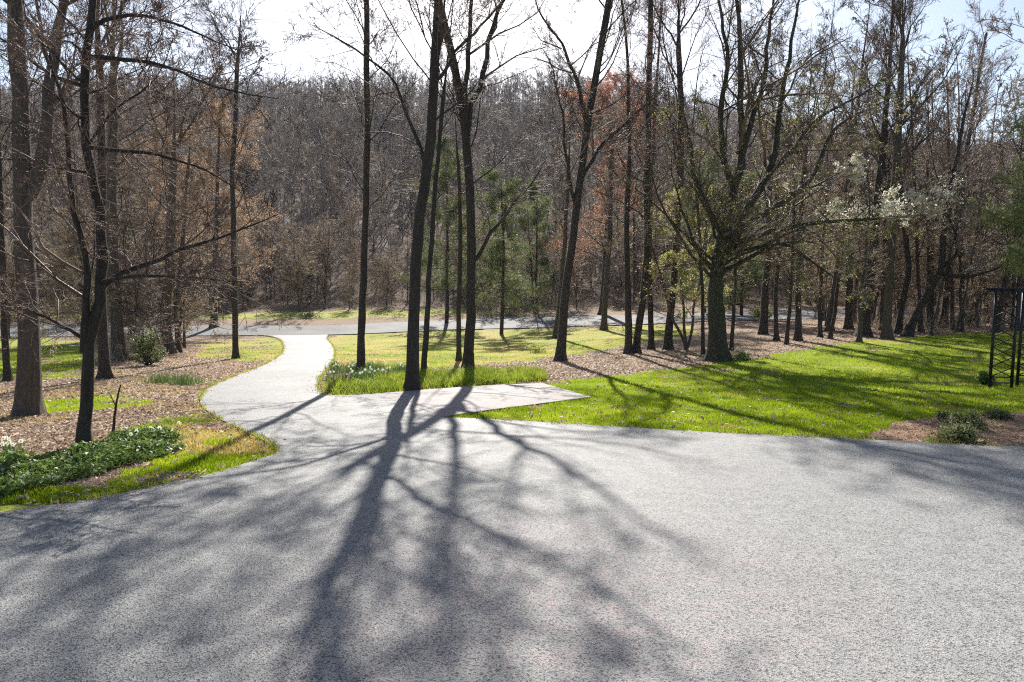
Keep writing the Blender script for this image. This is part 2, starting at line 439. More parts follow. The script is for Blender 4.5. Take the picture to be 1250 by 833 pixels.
lawn_leftfar = W([(240, 436), (250, 418), (330, 411), (348, 414), (350, 430), (330, 446), (300, 441)])
lawn_leftback = W([(-400, 470), (-400, 420), (-100, 414), (60, 413), (110, 416), (118, 440), (85, 462), (-100, 470)])
lawn_spot = W([(50, 503), (60, 490), (120, 484), (175, 488), (165, 498), (100, 504)])
verge_far = W([(-300, 394), (100, 391), (400, 389), (600, 384), (700, 380), (560, 377), (400, 380), (200, 384), (-300, 386)])
lily_poly = W([(398, 478), (410, 468), (430, 472), (480, 462), (520, 458), (580, 453), (660, 456), (668, 466), (610, 470), (560, 473), (500, 478), (455, 482), (405, 484)])
daff_poly = W([(396, 466), (404, 450), (430, 448), (480, 452), (520, 456), (480, 463), (430, 470)])
def wob2(x, y, amp, sc, seed):
    return x + (vnoise(x / sc, y / sc, seed) - .5) * 2 * amp, y + (vnoise(x / sc + 31, y / sc + 7, seed + 5) - .5) * 2 * amp
def cover(x, y):
    """grass amount, dryness, mulch amount"""
    a = np.zeros(x.shape); d = np.zeros(x.shape); mu = np.zeros(x.shape)
    x1, y1 = wob2(x, y, .45, .8, 11); x2, y2 = wob2(x1, y1, .15, .2, 12)
    patch = vnoise(x / 1.6, y / 1.6, 21) * .6 + vnoise(x / .5, y / .5, 22) * .4
    m = inside(lawn_right, x2, y2); a[m] = np.where(patch[m] > .16, 1, .55); d[m] = np.clip(.06 + (patch[m] - .60) * 1.5, 0, .45)
    m = inside(lawn_mid, x2, y2); a[m] = np.where(patch[m] > .25, .9, .5); d[m] = np.clip(.40 + (patch[m] - .5) * 1.5, .1, .95)
    m = inside(lawn_leftnear, x2, y2); a[m] = np.where(patch[m] > .36, .9, .35); d[m] = np.clip(.2 + (patch[m] - .5) * 1.0, .04, .6)
    m = inside(lawn_leftfar, x2, y2); a[m] = np.where(patch[m] > .4, .85, .35); d[m] = np.clip(.3 + (patch[m] - .5) * 1.2, .1, .7)
    m = inside(lawn_leftback, x2, y2); a[m] = np.where(patch[m] > .35, 1, .3); d[m] = .2
    m = inside(lawn_spot, x2, y2); a[m] = np.where(patch[m] > .42, .8, .25); d[m] = .25
    m = inside(verge_far, x1, y1); a[m] = .8; d[m] = .35
    m = inside(lily_poly, x, y); a[m] = .7; d[m] = .1
    m = inside(mulch_right, x1 * .4 + x * .6, y1 * .4 + y * .6); a[m] = 0; mu[m] = 1
    m = (y < 36) & (y > 8) & (x < 0) & ~(a > 0); mu[m] = .35; a[m] = np.where(patch[m] > .56, .42, .08); d[m] = .6
    return a, d, mu
hard = lambda x, y: inside(asph_poly, x, y) | inside(pad_poly, x, y) | inside(road_poly, x, y)

# ground sheet
def axis(lo_dense, hi_dense, step, lo, hi, gr):
    a = list(np.arange(lo_dense, hi_dense, step)); s = step; v = a[-1]
    while v < hi: s = min(s * gr, 9); v += s; a.append(v)
    s = step; v = a[0]; pre = []
    while v > lo: s = min(s * gr, 9); v -= s; pre.append(v)
    return np.array(pre[::-1] + a)
gx = axis(-14, 16, .14, -420, 420, 1.045); gy = axis(3, 34, .14, -60, 420, 1.04)
GX, GY = np.meshgrid(gx, gy, indexing='ij')
GZ = ter(GX, GY) + (vnoise(GX / .7, GY / .7, 5) - .5) * .035 * (GY < 80) + (vnoise(GX / .2, GY / .2, 6) - .5) * .012
hd = hard(GX, GY)
GZ = np.where(hd, ter(GX, GY) - .03, GZ)
nx, ny = GX.shape
idx = np.arange(nx * ny).reshape(nx, ny)
q = np.stack([idx[:-1, :-1], idx[1:, :-1], idx[1:, 1:], idx[:-1, 1:]], -1).reshape(-1, 4)
gmb = MB(); gmb.add(np.stack([GX, GY, GZ], -1), q)
ca, cd, cm = cover(GX.ravel(), GY.ravel())

def ground_mat():
    m, nt, out = mat('ground_cover')
    at_ = N(nt, 'ShaderNodeAttribute'); at_.attribute_name = 'cover'
    sep = N(nt, 'ShaderNodeSeparateColor'); L(nt, at_.outputs['Color'], sep.inputs[0])
    nf = noise(nt, 16, 5, .7); nm = noise(nt, 3.0, 4, .65); nb = noise(nt, .25, 3, .6)
    lit = ramp(nt, nf.outputs[0], [(.30, (.08, .052, .035)), (.46, (.24, .17, .115)), (.60, (.42, .32, .23)), (.74, (.56, .46, .36))])
    lit2 = mixc(nt, nm.outputs[0], lit.outputs[0], (.17, .12, .085))
    mul = ramp(nt, nf.outputs[0], [(.30, (.10, .06, .035)), (.5, (.30, .19, .12)), (.70, (.46, .32, .22))])
    base = mixc(nt, sep.outputs[2], lit2, mul.outputs[0])
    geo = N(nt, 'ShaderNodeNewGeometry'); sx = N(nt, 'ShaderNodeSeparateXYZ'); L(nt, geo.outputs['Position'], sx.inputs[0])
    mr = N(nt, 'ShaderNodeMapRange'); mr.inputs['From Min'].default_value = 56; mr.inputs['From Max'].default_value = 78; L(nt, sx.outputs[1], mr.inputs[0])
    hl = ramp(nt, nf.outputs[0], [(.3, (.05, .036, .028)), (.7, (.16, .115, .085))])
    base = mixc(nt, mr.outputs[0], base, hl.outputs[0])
    gr = ramp(nt, nf.outputs[0], [(.28, (.08, .11, .008)), (.5, (.18, .235, .014)), (.72, (.30, .34, .03))])
    dry = ramp(nt, nf.outputs[0], [(.30, (.22, .18, .055)), (.5, (.40, .32, .12)), (.72, (.54, .44, .22))])
    g2 = mixc(nt, sep.outputs[1], gr.outputs[0], dry.outputs[0])
    ad = N(nt, 'ShaderNodeMath', operation='ADD'); L(nt, sep.outputs[0], ad.inputs[0])
    sb = N(nt, 'ShaderNodeMath', operation='MULTIPLY_ADD'); L(nt, nf.outputs[0], sb.inputs[0]); sb.inputs[1].default_value = 1.2; sb.inputs[2].default_value = -.6
    L(nt, sb.outputs[0], ad.inputs[1])
    rp = ramp(nt, ad.outputs[0], [(.40, (0, 0, 0)), (.60, (1, 1, 1))])
    col = mixc(nt, rp.outputs[0], base, g2)
    b = N(nt, 'ShaderNodeBsdfPrincipled'); b.inputs['Roughness'].default_value = .95; b.inputs['Specular IOR Level'].default_value = .15
    L(nt, col, b.inputs['Base Color'])
    bp = N(nt, 'ShaderNodeBump'); bp.inputs['Strength'].default_value = 1; bp.inputs['Distance'].default_value = .05
    L(nt, nf.outputs[0], bp.inputs['Height']); L(nt, bp.outputs[0], b.inputs['Normal'])
    L(nt, b.outputs[0], out.inputs[0]); return m
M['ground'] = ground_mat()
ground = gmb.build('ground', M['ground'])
ground['kind'] = 'structure'
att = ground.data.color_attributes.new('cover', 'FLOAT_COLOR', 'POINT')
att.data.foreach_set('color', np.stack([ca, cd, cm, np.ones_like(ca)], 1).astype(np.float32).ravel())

# paved sheets
def sheet(name, poly, off, material, step, skirt=.07):
    poly = np.asarray(poly, float)
    lo, hi = poly.min(0), poly.max(0)
    xs = np.arange(lo[0], hi[0], step); ys = np.arange(lo[1], hi[1], step)
    X, Y = np.meshgrid(xs, ys); X = X.ravel() + rng.uniform(-.1, .1, X.size) * step; Y = Y.ravel() + rng.uniform(-.1, .1, Y.size) * step
    k = inside(poly, X, Y); X, Y = X[k], Y[k]
    # keep interior points off the outline
    dmin = np.full(X.shape, 9.)
    for a, b in zip(poly, np.roll(poly, -1, 0)):
        ab = b - a; t = np.clip(((X - a[0]) * ab[0] + (Y - a[1]) * ab[1]) / (ab @ ab + 1e-12), 0, 1)
        dmin = np.minimum(dmin, np.hypot(X - a[0] - t * ab[0], Y - a[1] - t * ab[1]))
    k = dmin > step * .35; X, Y = X[k], Y[k]
    n = len(poly)
    vs = [Vector(p) for p in poly] + [Vector((a, b)) for a, b in zip(X, Y)]
    r = geometry.delaunay_2d_cdt(vs, [(i, (i + 1) % n) for i in range(n)], [], 1, 1e-5)
    v2 = np.array([(v.x, v.y) for v in r[0]]); f = np.array([t for t in r[2]])
    cen = v2[f].mean(1); f = f[inside(poly, cen[:, 0], cen[:, 1])]
    z = ter(v2[:, 0], v2[:, 1]) + off
    mb = MB(); mb.add(np.column_stack([v2, z]), f)
    e = poly; ze = ter(e[:, 0], e[:, 1]) + off
    top = np.column_stack([e, ze]); bot = top - np.array([0, 0, skirt + .03])
    i = np.arange(n); j = (i + 1) % n
    mb.add(np.concatenate([top, bot]), np.stack([i, j, j + n, i + n], 1))
    o = mb.build(name, material, smooth=False); o['kind'] = 'structure'; return o
def asphalt_mat(name, lo, mid, hi, pink=.5, rough=.64, bump=.6, sc=125, spec=.17):
    m, nt, out = mat(name)
    v = N(nt, 'ShaderNodeTexVoronoi'); v.inputs['Scale'].default_value = sc
    tc = N(nt, 'ShaderNodeTexCoord'); L(nt, tc.outputs['Object'], v.inputs['Vector'])
    sepv = N(nt, 'ShaderNodeSeparateColor'); L(nt, v.outputs['Color'], sepv.inputs[0])
    st = ramp(nt, sepv.outputs[0], [(.0, lo), (.16, lo), (.30, mid), (1, hi)])
    nb = noise(nt, .55, 5, .6); nm = noise(nt, 6, 4, .7)
    nz = noise(nt, 260, 2, .6)
    gz = ramp(nt, nz.outputs[0], [(.36, (.45, .45, .46)), (.52, (1, 1, 1)), (.66, (1.0, 1.0, 1.0))])
    pr = ramp(nt, nm.outputs[0], [(.42, (0, 0, 0)), (.62, (1, 1, 1))])
    geo = N(nt, 'ShaderNodeNewGeometry'); vd = N(nt, 'ShaderNodeVectorMath', operation='DISTANCE'); L(nt, geo.outputs['Position'], vd.inputs[0]); vd.inputs[1].default_value = (.3, 4.0, 1.4)
    fo = N(nt, 'ShaderNodeMapRange'); fo.inputs['From Min'].default_value = .7; fo.inputs['From Max'].default_value = 2.7; fo.inputs['To Min'].default_value = 1; fo.inputs['To Max'].default_value = 0; L(nt, vd.outputs['Value'], fo.inputs[0])
    fm_ = N(nt, 'ShaderNodeMath', operation='MULTIPLY'); L(nt, fo.outputs[0], fm_.inputs[0]); L(nt, pr.outputs[0], fm_.inputs[1])
    cell = N(nt, 'ShaderNodeMath', operation='GREATER_THAN'); L(nt, sepv.outputs[1], cell.inputs[0]); cell.inputs[1].default_value = .40
    fc = N(nt, 'ShaderNodeMath', operation='MULTIPLY'); L(nt, fm_.outputs[0], fc.inputs[0]); L(nt, cell.outputs[0], fc.inputs[1])
    pk = mixc(nt, fc.outputs[0], (1, 1, 1), (1, .60, .67) if pink else (1, 1, 1))
    mul = N(nt, 'ShaderNodeMix'); mul.data_type = 'RGBA'; mul.blend_type = 'MULTIPLY'; mul.inputs[0].default_value = 1
    stc = N(nt, 'ShaderNodeMix'); stc.data_type = 'RGBA'; stc.blend_type = 'MULTIPLY'; stc.inputs[0].default_value = 1; L(nt, st.outputs[0], stc.inputs[6]); L(nt, gz.outputs[0], stc.inputs[7])
    L(nt, stc.outputs[2], mul.inputs[6]); L(nt, pk, mul.inputs[7])
    dk = ramp(nt, nm.outputs[0], [(.25, (.62, .62, .64)), (.6, (1, 1, 1))])
    mul2 = N(nt, 'ShaderNodeMix'); mul2.data_type = 'RGBA'; mul2.blend_type = 'MULTIPLY'; mul2.inputs[0].default_value = .7
    L(nt, mul.outputs[2], mul2.inputs[6]); L(nt, dk.outputs[0], mul2.inputs[7])
    b = N(nt, 'ShaderNodeBsdfPrincipled'); b.inputs['Specular IOR Level'].default_value = spec
    L(nt, mul2.outputs[2], b.inputs['Base Color'])
    rr = N(nt, 'ShaderNodeMapRange'); rr.inputs['To Min'].default_value = rough - .08; rr.inputs['To Max'].default_value = rough + .14
    L(nt, nb.outputs[0], rr.inputs[0]); L(nt, rr.outputs[0], b.inputs['Roughness'])
    bp = N(nt, 'ShaderNodeBump'); bp.inputs['Strength'].default_value = bump; bp.inputs['Distance'].default_value = .006
    L(nt, v.outputs['Distance'], bp.inputs['Height']); L(nt, bp.outputs[0], b.inputs['Normal'])
    L(nt, b.outputs[0], out.inputs[0]); return m
M['asphalt'] = asphalt_mat('asphalt', (.075, .075, .074), (.225, .225, .222), (.34, .34, .335))
M['pad'] = asphalt_mat('concrete_pad', (.18, .163, .16), (.26, .236, .233), (.33, .30, .296), rough=.7, bump=.3, spec=.15)
M['road'] = asphalt_mat('road_asphalt', (.12, .12, .12), (.165, .165, .165), (.21, .21, .21), pink=0, rough=.75, spec=.10)
sheet('driveway', asph_poly, .045, M['asphalt'], .55)
sheet('parking_pad', pad_poly, .047, M['pad'], .5)
sheet('road', road_poly, .05, M['road'], 1.6)

# ------------------------------------------------------------------ ground stuff
def scatter(n, x0, x1, y0, y1, test, falloff=None):
    x = rng.uniform(x0, x1, n)
    if falloff: y = y0 * (y1 / y0) ** rng.uniform(0, 1, n)
    else: y = rng.uniform(y0, y1, n)
    if falloff: x = x / x1 * y * .85 if False else rng.uniform(-.82, .82, n) * y
    k = test(x, y) & ~hard(x, y)
    x, y = x[k], y[k]
    return np.stack([x, y, ter(x, y)], 1)
def tgrass(x, y): a, d, m = cover(x, y); return (rng.uniform(0, 1, x.shape) < a) & (a > .2) & (d < .34)
def tdry(x, y): a, d, m = cover(x, y); return (rng.uniform(0, 1, x.shape) < a) & (a > .2) & (d >= .34)
def tlit(x, y): a, d, m = cover(x, y); return (a < .6) & (m < .9)
def tmul(x, y): a, d, m = cover(x, y); return m > .9
M['grass_blade'] = leafy_mat('grass_blade', [(.14, .21, .008), (.26, .345, .014), (.39, .45, .03)], .55, .9, .6)
M['grass_dry'] = leafy_mat('grass_dry', [(.30, .27, .05), (.50, .38, .11), (.58, .43, .18)], .45, .9, .7)
M['litter'] = leafy_mat('litter_leaf', [(.20, .125, .08), (.42, .31, .22), (.62, .51, .40)], .25, 9, .7)
M['mulchbit'] = leafy_mat('mulch_bit', [(.16, .09, .05), (.36, .23, .14), (.5, .36, .25)], .1, 12, .8)
c = scatter(700000, 0, 1, 6, 40, tgrass, True); mb = MB(); mb.blades(c, .055, .010)
tag(mb.build('grass', M['grass_blade'], smooth=False), 'short bright green grass of the lawns beside the driveway', 'grass', kind='stuff')
c = scatter(420000, 0, 1, 6, 48, tdry, True); mb = MB(); mb.blades(c, .06, .011, lean=.7)
tag(mb.build('dry_grass', M['grass_dry'], smooth=False), 'thin yellowish grass with straw in it between driveway and road', 'grass', kind='stuff')
c = scatter(260000, 0, 1, 6, 55, tlit, True); c[:, 2] += .02; mb = MB(); mb.quads(c, .042, 0, .6, .6)
tag(mb.build('leaf_litter', M['litter'], smooth=False), 'fallen brown leaves lying under the trees', 'leaf litter', kind='stuff')
c = scatter(90000, 0, 1, 7, 13, tmul, True); c[:, 2] += .015; mb = MB(); mb.quads(c, .022, 0, .3, .8)
tag(mb.build('mulch', M['mulchbit'], smooth=False), 'shredded tan bark mulch at the right edge of the driveway', 'mulch', kind='stuff')
def tlawn(x, y): a, d, m = cover(x, y); return a > .6
c = scatter(5000, 0, 1, 6, 34, tlawn, True); c[:, 2] += .045; mb = MB(); mb.quads(c, .038, 0, .6, .6)
tag(mb.build('scattered_leaves', M['litter'], smooth=False), 'dry leaves scattered thinly over the lawns', 'fallen leaves', kind='stuff')

ed = []
for cv in (aL, aR, aM):
    for a_, b_ in zip(cv[:-1], cv[1:]):
        l_ = np.linalg.norm(b_ - a_); nn_ = int(min(l_, 6) * 130)
        t_ = rng.uniform(0, 1, (nn_, 1)); ed.append(a_ + (b_ - a_) * t_)
ed = np.concatenate(ed); ed = ed[(ed[:, 1] > 3) & (np.abs(ed[:, 0]) < ed[:, 1] * .9)]
q_ = ed + rng.normal(0, .035, ed.shape); k_ = vnoise(q_[:, 0] / .3, q_[:, 1] / .3, 91) > .35; q_ = q_[k_]
c = np.column_stack([q_, ter(q_[:, 0], q_[:, 1]) + .02]); mb = MB(); mb.blades(c[::2], .075, .011, lean=.8); mb.blades(c[1::3], .075, .011, mi=1, lean=.8)
tag(mb.build('edge_grass', [M['grass_blade'], M['grass_dry']], smooth=False), 'ragged grass hanging over the edges of the asphalt', 'grass', kind='stuff')
q_ = ed[rng.random(len(ed)) < .5]; q_ = q_ + rng.normal(0, .16, q_.shape); c = np.column_stack([q_, ter(q_[:, 0], q_[:, 1]) + .053])
c = c[vnoise(c[:, 0] / .5, c[:, 1] / .5, 92) > .5]; mb = MB(); mb.quads(c, .022, 0, .6, .9)
tag(mb.build('edge_debris', M['litter'], smooth=False), 'leaf crumbs and grit gathered along the asphalt edges', 'debris', kind='stuff')
# ------------------------------------------------------------------ trees that the photograph shows one by one
BD, BG, BM_, BF = M['bark_dark'], M['bark_grey'], M['bark_moss'], M['bark_far']
TD, TT, TP = M['twig_dark'], M['twig_tan'], M['twig_purple']
px_tree('tree', [(33, 508), (33, 400), (34, 300), (30, 200), (22, 110), (20, 0)], 31, 17, 'tall', BG, M['twig_brown'], 101,
        extra=[([(36, 240), (50, 190), (60, 110), (70, 0), (84, -120), (100, -260)], 18, 5, 1.0)], t0s=(.38, .1), dens=1.0,
        label='thick grey-brown trunk with two upright stems at the left edge of the picture')
px_tree('ornamental_tree', [(103, 549), (103, 480), (103, 425), (112, 395), (124, 350), (125, 310), (118, 240), (106, 150), (110, 60), (116, -40)], 19, 6.8, 'spread', BD, M['twig_brown'], 102,
        extra=[([(124, 350), (150, 331), (200, 314), (245, 300), (290, 284), (340, 262)], 8, 2.5, 1.2),
               ([(122, 345), (160, 336), (240, 339), (300, 345)], 5, 2, -1.0),
               ([(103, 430), (95, 390), (98, 300), (86, 200), (75, 120), (50, 40)], 11, 4, -.6),
               ([(100, 412), (72, 392), (40, 377), (0, 350)], 6, 2, .5),
               ([(106, 180), (180, 186), (235, 200), (292, 232)], 6, 2, .8),
               ([(108, 110), (60, 90), (20, 60), (-30, 20)], 6, 2, .4),
               ([(108, 70), (180, 72), (260, 105), (330, 122)], 6, 2, -.6),
               ([(110, 40), (150, 15), (220, 30), (300, 70)], 6, 2, .6)],
        wt=6, dens=.78, rmin=.0028, t0s=(.42, .15), label='small dark spreading tree by the asphalt with a long limb reaching right')
px_tree('tree', [(10, 466), (5, 380), (2, 300), (-2, 180)], 10, 13, 'slim', BD, TD, 103, label='slim trunk left of the thick two-stemmed trunk at the picture edge')
px_tree('tree', [(128, 463), (124, 410), (122, 340), (124, 200), (120, 60)], 15, 16, 'tall', BD, M['twig_brown'], 104, dens=.7, label='dark trunk directly behind the small spreading tree at left')
px_tree('tree', [(146, 441), (142, 400), (139, 330), (136, 200), (140, 100)], 18, 18, 'tall', BG, M['twig_brown'], 105, dens=.7, label='broad trunk just right of and behind the dark trunk, left of the evergreen bush')
px_tree('tree', [(207, 432), (200, 395), (206, 340), (212, 200)], 16, 14, 'broad', BG, M['twig_brown'], 106, dens=.7, label='leaning brown trunk behind the evergreen bush at left', rmin=.005)
px_tree('tree', [(219, 431), (214, 380), (222, 300), (230, 200)], 7, 11, 'slim', BG, TT, 107, label='thin pale trunk standing against the leaning brown trunk at left', rmin=.005)
px_tree('beech_tree', [(262, 400), (262, 330), (265, 240), (268, 150)], 10, 17, 'broad', BF, TT, 108, label='tall tree hung with orange-brown leaves left of the driveway bend', rmin=.008,
        leaves=[('foliage', 44000, .045, M['leaf_beech'], .15, 1.05)])
px_tree('tree', [(288, 438), (287, 380), (285, 300), (284, 200), (290, 80)], 9, 15, 'slim', BD, TD, 109, label='slim straight trunk in the grass left of the curving drive', dens=.8, t0s=(.3,))
px_tree('tree', [(440, 458), (442, 380), (446, 300), (448, 150), (447, 0)], 12, 14.5, 'tall', BD, TD, 110, label='straight dark trunk at the daffodil bed, right of the curving drive', dens=.8, t0s=(.32,), rmin=.0032)
px_tree('tree', [(503, 478), (505, 400), (510, 300), (519, 220), (528, 140), (533, 60), (533, 0)], 20, 14.5, 'tall', BD, TD, 111,
        extra=[([(520, 215), (500, 150), (480, 100), (440, 60), (380, 30)], 6, 2, 1.5), ([(531, 100), (560, 60), (600, 20), (640, -40)], 5, 2, -1.0)],
        dens=.72, rmin=.0034, label='large dark trunk leaning right at the corner of the paved pad', t0s=(.42, .2))
px_tree('tree', [(517, 462), (520, 400), (527, 300), (532, 220), (540, 120)], 9, 14, 'slim', BD, TD, 112, label='thinner trunk close behind the large dark trunk at the pad', dens=.65, rmin=.003)
px_tree('tree', [(571, 451), (574, 380), (576, 300), (572, 200), (566, 140), (552, 70), (535, 0)], 16, 14.5, 'tall', BD, TD, 113,
        extra=[([(570, 165), (582, 110), (600, 50), (620, -20), (640, -120)], 9, 2, 1.0), ([(568, 150), (566, 90), (572, 30), (575, -60), (580, -200)], 8, 2, -1.0),
               ([(578, 320), (610, 270), (650, 225), (668, 190)], 6, 2, 1.0)], t0s=(.40, .15),
        dens=.50, rmin=.0034, label='dark trunk forking into several stems above the green strip of lily leaves')
px_tree('tree', [(560, 441), (560, 380), (562, 300), (560, 200)], 8, 13, 'slim', BD, TD, 114, label='thin trunk just left of the forking trunk above the lily strip', dens=.65, rmin=.003)
px_tree('tree', [(683, 441), (691, 360), (700, 290), (710, 200), (722, 120), (737, 50), (745, 0)], 14, 18, 'tall', BD, TD, 115,
        extra=[([(706, 225), (735, 175), (770, 145), (810, 105)], 6, 2.5, 1.0), ([(702, 250), (690, 190), (682, 120), (665, 60)], 5, 2, -1.0), ([(716, 150), (705, 90), (670, 30), (640, -20)], 6, 2, 1.5)],
        dens=.85, rmin=.004, t0s=(.45, .15), label='bare trunk leaning right, alone at the edge of the leaf litter in the middle')
px_tree('tree', [(678, 413), (684, 360), (690, 290), (694, 200)], 8, 14, 'slim', BF, TT, 116, label='thin trunk behind the lone leaning trunk in the middle', dens=.7, rmin=.006)
px_tree('tree', [(767, 432), (766, 370), (766, 240), (768, 100), (760, 0)], 11, 17, 'slim', BD, TP, 117, label='leftmost trunk of the tight cluster in the middle right')
px_tree('tree', [(776, 431), (786, 360), (790, 300), (790, 180), (795, 0)], 11, 18, 'slim', BD, TP, 118, label='trunk slanting up from the foot of the tight cluster', leaves=[('buds', 5000, .03, M['bud_pink'], .4, 1.05)])
px_tree('tree', [(795, 427), (794, 350), (794, 240), (800, 120), (808, 0)], 9, 17, 'slim', BD, TD, 119, label='thin upright trunk right of the tight cluster', dens=1.1)
px_tree('tree', [(815, 427), (820, 370), (826, 300), (832, 180), (828, 60)], 12, 18, 'fan', BD, TP, 120, label='dark trunk between the tight cluster and the broad mossy tree', dens=1.1, leaves=[('buds', 5000, .03, M['bud_pink'], .4, 1.05)])
px_tree('tree', [(737, 403), (740, 350), (745, 280), (747, 180)], 9, 15, 'slim', BF, TT, 121, label='bare trunk near the road, left of the tight cluster', rmin=.007)
px_tree('tree', [(876, 441), (874, 380), (875, 335), (880, 300), (884, 280)], 30, 15, 'broad', BM_, TD, 122, wt=14, notop=True,
        extra=[([(881, 300), (890, 250), (903, 200), (905, 130), (900, 40), (905, -80)], 13, 4, .2),
               ([(879, 312), (905, 265), (933, 215), (948, 150), (962, 80), (985, -20)], 13, 4, 1.0),
               ([(905, 190), (925, 130), (935, 60), (950, -60)], 8, 3, .8),
               ([(884, 292), (930, 262), (985, 230), (1010, 160), (1080, 120)], 11, 3, 1.5),
               ([(880, 305), (930, 285), (990, 272), (1060, 268), (1130, 262)], 9, 2.5, -1.0),
               ([(876, 335), (915, 315), (955, 292), (1000, 330), (1040, 350)], 7, 2, -2.0),
               ([(884, 290), (860, 250), (845, 200), (838, 130)], 8, 3, -1.2),
               ([(895, 230), (880, 150), (885, 60), (880, -60)], 9, 3, .6),
               ([(930, 225), (990, 150), (1040, 120), (1100, 85)], 7, 2, .8)],
        t0s=(.6, .2), dens=.8, label='broad mossy tree with wide low limbs at the edge of the bright lawn', leaves=[('buds', 14000, .026, M['leaf_yellowgreen'], .12, .7)])
px_tree('tree', [(893, 428), (896, 370), (898, 320), (905, 240)], 6, 8, 'slim', BD, TD, 123, label='thin dark trunk just right of the broad mossy trunk', dens=.6)
px_tree('tree', [(859, 433), (858, 380), (856, 320), (850, 240)], 6, 9, 'slim', BD, TD, 124, label='thin trunk just left of the broad mossy trunk', dens=.6)
px_tree('spicebush', [(838, 428), (834, 380), (830, 320), (826, 250)], 5, 6.6, 'spread', BG, TT, 125, cat='bush',
        extra=[([(838, 428), (850, 370), (862, 300), (870, 230)], 4, 1.5, -.6), ([(838, 428), (818, 380), (800, 310), (790, 250)], 4, 1.5, .5)],
        dens=.7, label='tall bush in yellow-green young leaf left of the broad mossy tree', leaves=[('foliage', 15000, .034, M['leaf_yellowgreen'], .2, 1.1)])
px_tree('dogwood_tree', [(1048, 418), (1050, 370), (1056, 320), (1060, 270), (1062, 235), (1058, 210)], 7, 8.4, 'spread', BG, TT, 126,
        extra=[([(1052, 340), (1020, 280), (985, 245), (960, 235)], 4, 1.5, -.5), ([(1056, 310), (1090, 270), (1130, 245), (1170, 240)], 4, 1.5, .5)],
        dens=.75, label='small tree in white blossom at the far edge of the lawn', leaves=[('blossom', 7500, .05, M['petal_white'], .62, .98)])
px_tree('tree', [(931, 408), (934, 360), (938, 300), (940, 200)], 12, 15, 'slim', BD, TT, 127, label='first trunk behind the thin ones right of the broad mossy tree', rmin=.006)
px_tree('tree', [(948, 416), (946, 370), (950, 300), (948, 220)], 7, 11, 'slim', BD, TT, 128, label='thin trunk in the leaf litter, second right of the broad mossy tree', rmin=.005)
px_tree('tree', [(960, 421), (964, 370), (968, 310), (970, 240)], 6, 9, 'slim', BD, TT, 129, label='thin slightly slanted trunk in the leaf litter behind the lawn', rmin=.005)
px_tree('tree', [(974, 416), (975, 360), (976, 290), (982, 200)], 10, 14, 'slim', BD, TD, 130, label='straight dark trunk in the leaf litter between thin slanted ones', rmin=.005)
px_tree('tree', [(1002, 412), (1000, 360), (1004, 300), (1008, 240)], 6, 10, 'slim', BD, TT, 131, label='thin trunk left of the pair of larger trunks at the lawn edge', rmin=.005)
px_tree('tree', [(1013, 414), (1020, 370), (1026, 330), (1032, 260)], 6, 10, 'slim', BD, TT, 132, label='thin trunk slanting right at the far lawn edge', rmin=.005)
px_tree('tree', [(1036, 402), (1037, 350), (1038, 280), (1040, 150)], 11, 15, 'slim', BF, TT, 133, label='dark trunk standing back in the wood behind the far lawn edge', rmin=.006)
px_tree('tree', [(1053, 411), (1061, 340), (1068, 280), (1078, 180), (1086, 80), (1090, 0)], 17, 17, 'fan', BD, TD, 134, label='thick trunk leaning slightly right at the far edge of the lawn', rmin=.005)
px_tree('tree', [(1083, 414), (1085, 350), (1088, 270), (1096, 160), (1102, 60)], 13, 17, 'fan', BG, TD, 135, label='upright brown trunk at the far lawn edge left of the crooked tree', rmin=.005)
px_tree('crooked_tree', [(1106, 411), (1118, 385), (1135, 355), (1150, 330), (1150, 280), (1160, 230), (1172, 170), (1190, 90)], 13, 13, 'fan', BD, TP, 136,
        extra=[([(1148, 334), (1180, 340), (1215, 328), (1245, 318)], 6, 2, -1.0), ([(1152, 325), (1172, 305), (1160, 270), (1150, 240)], 6, 2, .5)],
        dens=.7, rmin=.005, t0s=(.45, .1), label='crooked dark tree bending right behind the lawn')
px_tree('tree', [(1096, 408), (1100, 370), (1112, 335), (1104, 290), (1098, 220)], 10, 12, 'fan', BD, TT, 137, label='curved trunk between the upright brown trunk and the crooked tree', dens=.6, rmin=.005)
px_tree('tree', [(1136, 410), (1146, 365), (1160, 310), (1175, 250)], 4, 8, 'slim', BG, TT, 138, label='very thin slanting trunk right of the crooked tree', dens=.6, rmin=.004)
px_tree('tree', [(1168, 406), (1180, 350), (1192, 290), (1196, 240)], 4, 8, 'slim', BG, TT, 139, label='very thin slanting trunk left of the black trellis arbor', dens=.6, rmin=.004)
px_tree('tree', [(1150, 400), (1160, 330), (1172, 250), (1185, 150), (1205, 40)], 10, 15, 'fan', BF, TP, 140, label='tree with a fan of purple twigs behind the crooked tree', rmin=.006)
px_tree('red_maple', [(735, 384), (738, 330), (742, 260), (746, 190)], 9, 18, 'broad', BF, TP, 141, label='tree glowing with red-orange buds beyond the road', rmin=.010,
        leaves=[('buds', 46000, .045, M['bud_red'], .2, 1.05)], dens=.8)
px_tree('beech_tree', [(215, 399), (214, 330), (210, 240), (212, 150)], 9, 15, 'broad', BF, TT, 142, label='tree with thin tan leaves left of the tall orange-brown leafed tree', rmin=.008,
        leaves=[('foliage', 26000, .045, M['leaf_beech'], .1, 1.05)])
